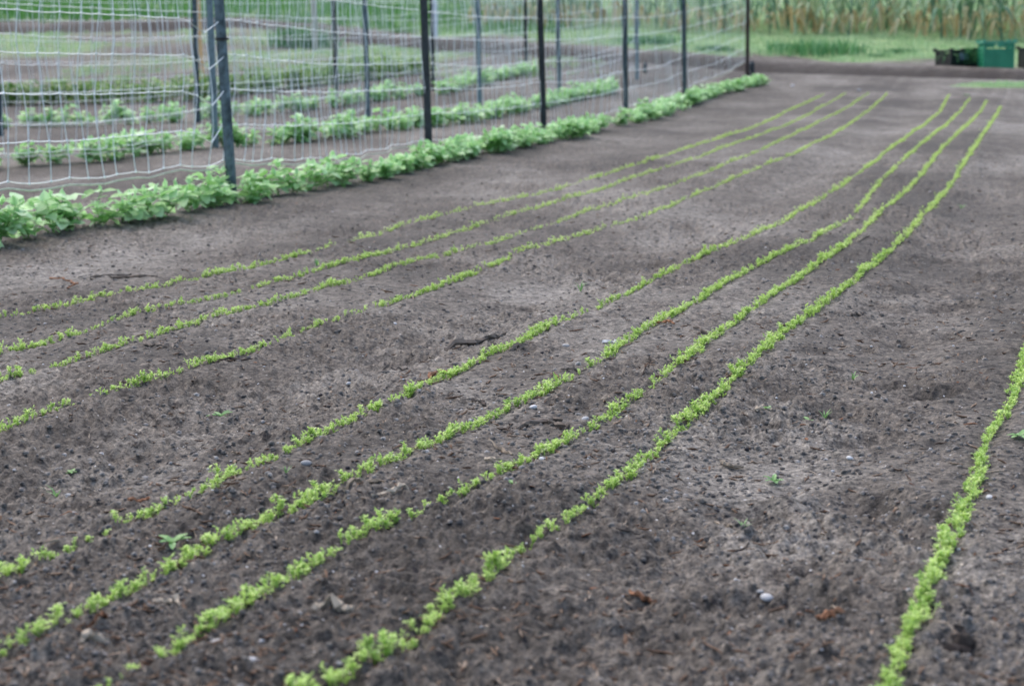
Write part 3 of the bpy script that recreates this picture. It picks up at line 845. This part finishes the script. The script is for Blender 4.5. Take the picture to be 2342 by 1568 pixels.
# ------------------------------------------------------------ grass, clumps, tall plants
def blade_template(seed, n, h, spread, w):
    r = random.Random(seed); mb = MB()
    for k in range(n):
        a = r.uniform(0, 6.28); bx, by = r.gauss(0, spread), r.gauss(0, spread)
        hh = h * r.uniform(.5, 1.2); l = r.uniform(.2, .8) * hh
        side = Vector((-math.sin(a), math.cos(a), 0))
        mb.ribbon([(bx, by, -.01), (bx + math.cos(a) * l * .35, by + math.sin(a) * l * .35, hh * .6), (bx + math.cos(a) * l, by + math.sin(a) * l, hh)], [w, w * .8, w * .15], side, r.random())
    return mb
def scatter_grass(name, n, xr, yr, test, mat, label, h, w, nb=9, spread=.05, scr=(.6, 1.3)):
    x = rng.uniform(xr[0], xr[1], n); y = rng.uniform(yr[0], yr[1], n)
    k = test(x, y); x, y = x[k], y[k]
    z = height(x, y, False)
    P = np.stack([x, y, z, rng.uniform(0, 6.28, len(x)), rng.uniform(scr[0], scr[1], len(x)), rng.integers(0, 4, len(x)), rng.random(len(x)), x], 1)
    me = instances_mesh(name, [blade_template(700 + i, nb, h, spread, w) for i in range(4)], P, mat)
    tag(link(name, me), label, 'grass', kind='stuff')
def dyf(x, y): return y - np.interp(x, DITCH[:, 0], DITCH[:, 1])
def t_bank(x, y):
    return (dyf(x, y) - 1.2 + 1.6 * fbm(x * 1.5, y * 0.7, 500, 3) > rng.uniform(0, 1, len(x))) & (np.abs(x / y) < .36) & (x > -4)
scatter_grass('bank_grass', 16000, (-4, 17), (28, 50), t_bank, M['grass'], 'short pale green grass on the bank beyond the field', .07, .012)
def t_mead(x, y):
    return (dyf(x, y) - .8 + 1.6 * fbm(x * 1.5, y * 0.7, 500, 3) > rng.uniform(0, 1, len(x))) & (np.abs(x / y) < .36) & (x < 1)
scatter_grass('meadow_grass', 14000, (-24, 1), (34, 66), t_mead, M['grass_dark'], 'deep green meadow grass beyond the rough ground at the top left', .16, .02, 9, .09)
def t_waste(x, y):
    return (y > 24.5) & (dyf(x, y) < -1.5) & (np.abs(x / y) < .34) & (x < 1.5) & (fbm(x * .5, y * .35, 611, 3) + .1 > rng.uniform(0, .5, len(x)))
scatter_grass('rough_grass', 9000, (-14, 1.5), (24, 46), t_waste, M['grass'], 'sparse rough grass on the waste ground behind the trellises', .06, .012)
gx0, gy0 = at(2290, 196)
def t_patch(x, y): return (1.2 - ((x - gx0 - .35) / .9) ** 2 - ((y - gy0) / .5) ** 2 > rng.uniform(0, 1.2, len(x)))
scatter_grass('grass_patch', 1500, (gx0 - 1.2, gx0 + 1.6), (gy0 - .8, gy0 + .8), t_patch, M['grass'], 'low grass patch on the headland in front of the crates', .035, .008)
CL = [blade_template(740 + k, 420, .11, .17, .016).mesh('grass_clump', M['tuft']) for k in range(4)]
for i, (px, py, sc, lab) in enumerate([(1490, 101, 1.55, 'dark green grass clump seen between the two rearmost steel posts'),
        (1633, 117, 1.0, 'small grass clump on the bank just left of the rusty end post'), (1872, 124, 2.3, 'large dark green grass clump on the bank right of the rusty end post'),
        (1790, 108, .8, 'low grass clump on the bank at the foot of the tall plants'),
        (2060, 122, .9, 'grass clump on the bank midway to the crates'), (2215, 118, .7, 'grass clump on the bank behind the left black crate'),
        (1452, 98, 1.1, 'grass clump at the back, behind the thin rear posts'), (2005, 130, .6, 'tiny grass clump by the dark furrow')]):
    x, y = at(px, py)
    tag(link('grass_clump', CL[i % 4], None, (x, y, hz(x, y) - .02), (0, 0, i), (sc * .95, sc * .9, sc * .95)), lab, 'grass clump', 'grass clumps on the bank')
# dark shrub behind the netting
x, y = at(690, 108)
mb = blade_template(790, 420, .42, .20, .03)
tag(mb.build('low_shrub', M['tuft'], None, (x, y, hz(x, y)), (0, 0, 0), (1.2, 1, .8)), 'dark green leafy shrub on the rough ground behind the netting', 'shrub')

def strap_template(seed):
    r = random.Random(seed); fo, dr = MB(), MB()
    hgt = r.uniform(.55, .85)
    fo.tube([(0, 0, -.02), (.01, 0, hgt * .5), (.02, .01, hgt)], [.018, .014, .006], 5, .4)
    n = 11
    for k in range(n):
        a = k * 2.4 + r.uniform(-.4, .4); z0 = hgt * (.15 + .8 * k / n); L = r.uniform(.45, .75)
        d = Vector((math.cos(a), math.sin(a), 0)); side = Vector((-math.sin(a), math.cos(a), 0))
        kink = r.uniform(.4, .8); up = r.uniform(.6, 1.0)
        pts = []
        for s in np.linspace(0, 1, 7):
            out = L * .55 * s
            zz = z0 + L * (up * s - (1.1 + up * .6) * max(0, s - kink * .5) ** 1.6)
            pts.append(d * out + Vector((0, 0, zz)))
        ws = [.036, .055, .054, .048, .038, .022, .004]
        dry = k < 4 and r.random() < .75
        (dr if dry else fo).ribbon(pts if not dry else [Vector((p.x * .6, p.y * .6, max(.02, p.z - .9 * (i / 6) ** 1.3 * z0 - .1 * i / 6))) for i, p in enumerate(pts)], ws, side, r.random())
    if not dr.v:
        dr.ribbon([(0, 0, .2), (.1, 0, .15), (.15, 0, 0)], [.03, .03, .01], Vector((0, 1, 0)), .5)
    return fo.mesh('foliage', M['strap']), dr.mesh('dry_leaves', M['strap_dry'])
ST = [strap_template(900 + k) for k in range(9)]
st_roots = []
for a, b in ST:
    root = empty('tall_leafy_plant'); link('foliage', a, root); link('dry_leaves', b, root); st_roots.append([root, False])
cnt = 0
edge = np.array([at(*p) for p in [(1120, 62), (1300, 66), (1560, 74), (1700, 79), (2000, 82), (2342, 92), (2600, 96)]])
for row in range(6):
    x = edge[0, 0] - .3
    while x < edge[-1, 0] + .2 and cnt < 292:
        y = float(np.interp(x, edge[:, 0], edge[:, 1])) + row * .75 + random.uniform(-.25, .25)
        gap = float(vnoise(np.array([x * .9]), np.array([row * 3.3 + 1]), 950)[0])
        if gap > -.26:
            rec = random.choice(st_roots)
            o = copy_tree(rec[0]) if rec[1] else rec[0]
            rec[1] = True; cnt += 1
            o.location = (x, y, hz(x, y) - .02); o.rotation_euler = (random.uniform(-.12, .12), random.uniform(-.15, .15), random.uniform(0, 6.28))
            s = random.uniform(.85, 1.4) * (1.25 if x > 5 else 1.0); o.scale = (s, s, s)
            tag(o, 'tall plant with drooping blue-green strap leaves in the crop beyond the grass bank', 'plant', 'tall leafy crop beyond the bank')
        x += random.uniform(.16, .50)

# ------------------------------------------------------------ litter on the soil
def twig(p0, p1, rad, mat, name, label, arc=0.0, lift=.006, group=None, cat='twig', seed=0, cats=None):
    r = random.Random(seed)
    a, b = Vector(at(*p0)), Vector(at(*p1))
    n = 11; pts = []; sd = Vector((-(b - a).y, (b - a).x))
    L = (b - a).length
    for i in range(n + 1):
        t = i / n; q = a.lerp(b, t) + sd * arc * math.sin(math.pi * t) + Vector((r.uniform(-1, 1), r.uniform(-1, 1))) * L * .03
        pts.append(Vector((q.x, q.y, hz(q.x, q.y) + rad * .8 + .0015 + abs(arc) * .3 * L * math.sin(math.pi * t) * .5)))
    o0 = pts[0].copy()
    mb = MB(); mb.tube([p - o0 for p in pts], [rad * (.55 + .45 * math.sin(math.pi * (.15 + .75 * i / n))) * r.uniform(.35, 1.35) for i in range(n + 1)], 5)
    mb.v = [(v[0] + r.uniform(-.4, .4) * rad, v[1] + r.uniform(-.4, .4) * rad, v[2] + r.uniform(-.5, .3) * rad) for v in mb.v]
    return tag(mb.build(name, mat, None, o0), label, cat, group)
SP = [((1012,786),(1152,764),.012,'twig','long dark flat stick lying beside the path between the carrot beds',.02),
 ((874,819),(930,822),.007,'twig','short dark twig left of the long dark stick',.05),
 ((1108,1058),(1180,1062),.006,'straw','pale arched dry stalk beside the third carrot row',-.35),
 ((1120,1020),(1172,1050),.004,'straw','thin straight dry stalk above the pale arched one',.02),
 ((788,1128),(880,1112),.006,'straw','dry stalk lying across the middle bed, left one of the crossing pair',.15),
 ((850,1135),(930,1125),.006,'straw','dry stalk lying across the middle bed, right one of the crossing pair',-.1),
 ((1248,890),(1258,930),.0032,'twig','thin dark curved twig standing against the second carrot row',.12),
 ((1482,825),(1462,866),.003,'twig','thin dark twig leaning beside the third carrot row',.08),
 ((248,624),(362,634),.006,'twig','dark curved twig lying left of the left carrot bed',-.06),
 ((205,630),(300,614),.005,'twig','faint dark twig beside the left carrot bed, above the curved one',.05),
 ((718,1394),(812,1406),.008,'straw','thick pale stalk lying near the bottom of the middle bed',-.02),
 ((1438,1322),(1500,1338),.006,'chip','reddish bent stalk in the near part of the right path',-.1),
 ((1730,935),(1765,925),.006,'straw','pale twig under a grass sprout right of the fourth carrot row',.1),
 ((1650,1030),(1700,1038),.006,'straw','pale crooked root lying in the right path',-.2),
 ((1635,1145),(1672,1170),.007,'straw','pale split stick at the edge of the large footprint',.1),
 ((1930,710),(1975,706),.006,'twig','grey twig in the right path level with the blurred rows',.05),
 ((1185,985),(1285,970),.007,'twig','dark branching root between the second and third carrot rows',.12),
 ((1250,968),(1300,985),.007,'twig','stub of dark root beside the branching root',-.1),
 ((1285,855),(1340,850),.004,'twig','thin dark twig above the second carrot row',.06),
 ((1165,808),(1205,802),.008,'twig','small dark stick at the foot of the first carrot row',.1),
 ((1500,745),(1540,752),.006,'chip','brown twig between first and second carrot rows',.1),
 ((1590,760),(1650,775),.006,'twig','dark twig touching the third carrot row',-.1),
 ((330,790),(385,797),.006,'twig','dark stick in the third left carrot row',-.1),
 ((415,775),(460,825),.003,'twig','thin wiry twig above the fourth left carrot row',-.1),
 ((485,832),(580,815),.004,'twig','thin wiry twig along the fourth left carrot row',.1),
 ((115,628),(160,660),.006,'chip','small brown stick at the far left near the first row',.1),
 ((180,1445),(240,1425),.006,'chip','reddish stick at the bottom left beside the second carrot row',-.1),
 ((185,1485),(240,1468),.008,'straw','grey pale root at the bottom left corner',.2),
 ((355,1375),(410,1400),.005,'straw','bent pale straw between second and third rows at the bottom left',.15),
 ((80,1085),(125,1092),.003,'straw','pale straw by a small weed at the left edge',0),
 ((295,1145),(350,1135),.005,'chip','brown root scrap in the left path',.1),
 ((985,870),(1045,845),.006,'chip','brown twig scrap beside the first carrot row',.15),
 ((1080,920),(1110,930),.006,'twig','dark twig scrap between first and second rows',.1),
 ((1380,790),(1400,800),.008,'stone','pale curled dry leaf between the carrot rows',.3),
 ((1960,558),(1985,545),.006,'straw','pale upright straw far along the middle bed',.05),
 ((2190,1460),(2180,1500),.016,'twig','dark upright stub in the near right corner',.1),
 ((1870,1410),(1930,1400),.007,'chip','orange brown dry scrap in the near part of the right path',.12)]
for i, (a, b, rad, mt, lab, arc) in enumerate(SP):
    twig(a, b, rad * .75, M[mt], 'stick', lab, arc, .004, None, 'stick', i)
def rand_spot(ymin=1.95, ymax=14):
    while True:
        px, py = random.uniform(0, 2342), 1568 - (1568 - 330) * random.random() ** 1.0
        x, y = at(px, py)
        if y < ymin or y > ymax: continue
        pe = float(np.interp(y, PEA[:, 1], PEA[:, 0]))
        if x < pe + .2 and y > 5.5: continue
        return px, py, x, y
for i in range(130):     # anonymous straws and twigs
    px, py, x, y = rand_spot()
    L = random.uniform(.010, .045); a = random.uniform(0, 3.14)
    mb = MB(); arc = random.uniform(-.3, .3); n = 4
    pts = []
    for k in range(n + 1):
        t = k / n - .5
        qx, qy = math.cos(a) * L * t - math.sin(a) * L * arc * (.25 - t * t), math.sin(a) * L * t + math.cos(a) * L * arc * (.25 - t * t)
        pts.append((qx, qy, hz(x + qx, y + qy) - hz(x, y) + .002))
    rd = random.uniform(.0005, .0016)
    mb.tube(pts, [rd * .5, rd, rd * 1.1, rd * .9, rd * .4], 5)
    tag(mb.build('twig_scrap', random.choice([M['twig'], M['twig'], M['straw'], M['chip']]), None, (x, y, hz(x, y))), 'thin scrap of dry twig lying loose on the bare soil', 'twig', 'loose twig scraps')
def lump(seed, flat=.6, rough=.25):
    r = random.Random(seed)
    import bmesh
    bm = bmesh.new(); bmesh.ops.create_icosphere(bm, subdivisions=2 if flat > 0 else 1, radius=1)
    off = [Vector((r.uniform(-1, 1), r.uniform(-1, 1), r.uniform(-1, 1))).normalized() for _ in range(6)]
    amp = [r.uniform(-rough, rough) for _ in range(6)]
    for v in bm.verts:
        n = v.co.normalized(); s = 1
        for o, a in zip(off, amp): s += a * max(0, n.dot(o)) ** 2
        v.co = Vector((v.co.x * s, v.co.y * s * .8, v.co.z * s * flat))
    vs = [tuple(v.co) for v in bm.verts]; fs = [tuple(v.index for v in f.verts) for f in bm.faces]
    bm.free(); return vs, fs
def lump_mesh(name, seed, mat, flat=.6):
    vs, fs = lump(seed, flat)
    return np_mesh(name, np.array(vs), fs, mat, None, True)
PB = [lump_mesh('pebble', 40 + k, M['stone'], .55) for k in range(5)]
STN = [(498,1470,.011,'rounded white pebble near the bottom left between the rows'),(578,1510,.009,'white pebble at the bottom, right of the other bottom-left pebble'),
 (1336,963,.009,'white pebble beside the third carrot row'),(1220,940,.010,'lilac-white flat pebble under the second carrot row'),(1240,1060,.008,'white pebble touching the third carrot row'),
 (797,867,.007,'small white pebble in the path between the carrot beds'),(1294,793,.010,'pale stone between the first and second carrot rows'),(2264,1135,.009,'white pebble right of the lone right-hand row'),
 (1944,1021,.008,'white sliver of stone in the right path'),(700,1065,.010,'pale stone beside the first carrot row'),(1965,208,.030,'white stone at the far end of the left bed'),
 (1812,197,.03,'pale stone at the far end of the front pea row'),(903,732,.007,'tiny white pebble in the middle path'),(1645,806,.006,'tiny white pebble by the third carrot row'),
 (1740,1310,.006,'small pale pebble by the near footprint'),(1755,1320,.010,'rounded grey pebble by the near footprint')]
for i, (px, py, s, lab) in enumerate(STN):
    x, y = at(px, py)
    tag(link('pebble', PB[i % 5], None, (x, y, hz(x, y) + s * .25), (random.uniform(-.3, .3), random.uniform(-.3, .3), random.uniform(0, 6)), s), lab, 'pebble')
for i in range(150):
    px, py, x, y = rand_spot(1.95, 12)
    s = random.uniform(.0012, .0032) * (1 + y * .06)
    tag(link('pebble', PB[i % 5], None, (x, y, hz(x, y) + s * .3), (0, 0, random.uniform(0, 6)), s), 'tiny pale pebble scattered on the bare soil', 'pebble', 'tiny scattered pebbles')
BK = [lump_mesh('bark_chip', 60 + k, M['chip'], .28) for k in range(5)]
for i in range(130):
    px, py, x, y = rand_spot(1.95, 12)
    s = random.uniform(.002, .006)
    tag(link('bark_chip', BK[i % 5], None, (x, y, hz(x, y) + s * .1), (random.uniform(-.4, .4), random.uniform(-.4, .4), random.uniform(0, 6)), (s * 1.7, s * .7, s)), 'small reddish brown bark chip lying on the soil', 'bark chip', 'scattered bark chips')
# dark crumbs of soil, beyond counting
class T: pass
def crumbs():
    tm = []
    for k in range(5):
        r = random.Random(80 + k)
        vs = [Vector(v) for v in ((1, 0, 0), (0, 1, 0), (-1, 0, 0), (0, -1, 0), (.6, .6, .7), (-.6, .6, .65), (-.6, -.6, .7), (.6, -.6, .6), (0, 0, 1))]
        vs = [v * r.uniform(.75, 1.25) for v in vs]
        mb = MB(); mb.add(vs, [(0, 1, 5, 4), (1, 2, 5, 5), (2, 3, 7, 6), (3, 0, 7, 7), (0, 4, 7, 7), (2, 6, 5, 5), (4, 5, 8, 8), (5, 6, 8, 8), (6, 7, 8, 8), (7, 4, 8, 8)], r.random())
        tm.append(mb)
    n = 95000
    inv = rng.uniform(1 / 13.0, 1 / 1.7, n); y = 1 / inv
    x = rng.uniform(-.33, .36, n) * y
    pe = np.interp(y, PEA[:, 1], PEA[:, 0])
    k = (x > pe - .05) & (fbm(x * 1.8, y * 1.8, 990, 2) + .45 > rng.uniform(0, .8, n))
    x, y = x[k], y[k]; n = len(x)
    blk = rng.random(n) < 0.035
    s = np.where(blk, 0.0012 + 0.0042 * rng.random(n) ** 3, 0.0009 + 0.0060 * rng.random(n) ** 4)
    s *= np.where(y < 2.6, .75, 1.0) * (1 + y * .05)
    P = np.stack([x, y, height(x, y) - s * rng.uniform(0, .5, n), rng.uniform(0, 6.28, n), s, rng.integers(0, 5, n), np.where(blk, rng.uniform(.03, .20, n), rng.beta(2, 4.5, n) * .8 + .2), x], 1)
    V, F, Tn = [], [], []; off = 0
    q, t3 = [], []
    for kk, mb in enumerate(tm):
        p = P[P[:, 5] == kk]; v = np.array(mb.v)
        c, sn = np.cos(p[:, 3]), np.sin(p[:, 3])
        X = (v[None, :, 0] * c[:, None] - v[None, :, 1] * sn[:, None]) * p[:, 4:5] + p[:, 0:1]
        Y = (v[None, :, 0] * sn[:, None] + v[None, :, 1] * c[:, None]) * p[:, 4:5] + p[:, 1:2]
        Z = v[None, :, 2] * p[:, 4:5] * .8 + p[:, 2:3]
        V.append(np.stack([X, Y, Z], -1).reshape(-1, 3)); Tn.append(np.repeat(p[:, 6], len(v)))
        tri = [];
        for f in mb.f:
            if f[2] == f[3]: tri.append(f[:3])
            else: tri += [(f[0], f[1], f[2]), (f[0], f[2], f[3])]
        tri = np.array(tri)
        F.append((tri[None] + (np.arange(len(p)) * len(v))[:, None, None] + off).reshape(-1, 3)); off += len(p) * len(v)
    me = np_mesh('soil_crumbs', np.concatenate(V), np.concatenate(F), M['clod'], np.concatenate(Tn))
    tag(link('soil_crumbs', me), 'small crumbs of soil and dark grit scattered over the raked beds', 'soil crumbs', kind='stuff')
crumbs()
def litter():
    tm = []
    for k in range(8):
        r = random.Random(60 + k); mb = MB(); L = r.uniform(.004, .011); a = r.uniform(-.5, .5); w = r.uniform(.0006, .0022)
        pts = [(-L, 0, 0), (-L * .3, L * a * .4, r.uniform(.0005, .002)), (L * .4, L * a * .3, r.uniform(.0005, .003)), (L, 0, r.uniform(0, .004))]
        mb.ribbon(pts, [w * .5, w, w * 1.1, w * .3], Vector((0, 1, 0)), r.random())
        mb.ribbon([Vector(p) + Vector((0, -w * .3, -.0012)) for p in pts], [w * .4, w, w, w * .3], Vector((0, .3, 1)).normalized(), r.random())
        tm.append(mb)
    n = 9500
    y = 1 / rng.uniform(1 / 11.0, 1 / 1.7, n); x = rng.uniform(-.33, .36, n) * y
    pe = np.interp(y, PEA[:, 1], PEA[:, 0])
    k = (x > pe + .05) & (fbm(x * 2.2, y * 2.2, 1990, 2) + .25 > rng.uniform(-.1, .7, n)); x, y = x[k], y[k]; n = len(x)
    P = np.stack([x, y, height(x, y) + .0012, rng.uniform(0, 6.28, n), rng.uniform(.5, 1.7, n) * (1 + y * .04), rng.integers(0, 8, n), rng.random(n), x], 1)
    me = instances_mesh('plant_litter', tm, P, M['litter'])
    tag(link('plant_litter', me), 'fine broken straw and bark bits strewn over the bare soil', 'plant litter', kind='stuff')
litter()
# small weeds
def weed_template(seed, kind):
    r = random.Random(seed); mb = MB()
    if kind == 0:
        for k in range(6):
            a = k * 1.05 + r.uniform(-.3, .3)
            mb.leaf((0, 0, .003), (math.cos(a), math.sin(a), r.uniform(.2, .9)), (0, 0, 1), r.uniform(.012, .02), r.uniform(.006, .010), .3, .3, r.random())
    else:
        for k in range(7):
            a = r.uniform(0, 6.28); h = r.uniform(.008, .020); l = r.uniform(.008, .02)
            mb.ribbon([(0, 0, 0), (math.cos(a) * l * .4, math.sin(a) * l * .4, h * .7), (math.cos(a) * l, math.sin(a) * l, h)], [.002, .0022, .0004], Vector((-math.sin(a), math.cos(a), 0)), r.random())
    return mb.mesh('small_weed', M['weed'])
WD = [weed_template(1 + k, k % 2) for k in range(6)]
for i, (px, py, s, lab) in enumerate([(505,925,1.6,'leafy weed sprout in the path between the beds, left part'),
 (1328,650,1.8,'faint weed sprout in the middle of the path'),(162,1046,.9,'tiny weed near the left edge of the path'),(128,1098,1.2,'grassy weed tuft near the left edge'),
 (1748,925,1.2,'grass sprout on the pale twig right of the fourth row'),(1886,915,1.3,'weed in the upper footprint of the right path'),(1770,1062,1.2,'dark weed in the middle of the right path'),
 (725,610,1.6,'weed on the second row of the left bed'),(395,1262,1.5,'pale weed between the first and second middle rows'),(1952,842,1.2,'weed sprout above the footprints'),
 (2332,1008,1.5,'weed at the right edge beside the lone row'),
 (2200,465,1.6,'weed far along the right path'),(2210,220,3.0,'weed on the headland behind the bed ends'),(655,1098,.8,'tiny weed under the first middle row'),
 (1170,1700//2+260,.9,'tiny weed beside the fourth row end'),
 (1700,1180,1.0,'pale weed left of the large footprint'),(1850,935,1.0,'small weed beside the upper footprint')]):
    x, y = at(px, py)
    tag(link('small_weed', WD[i % 6], None, (x, y, hz(x, y)), (0, 0, i * 1.3), s), lab, 'weed')
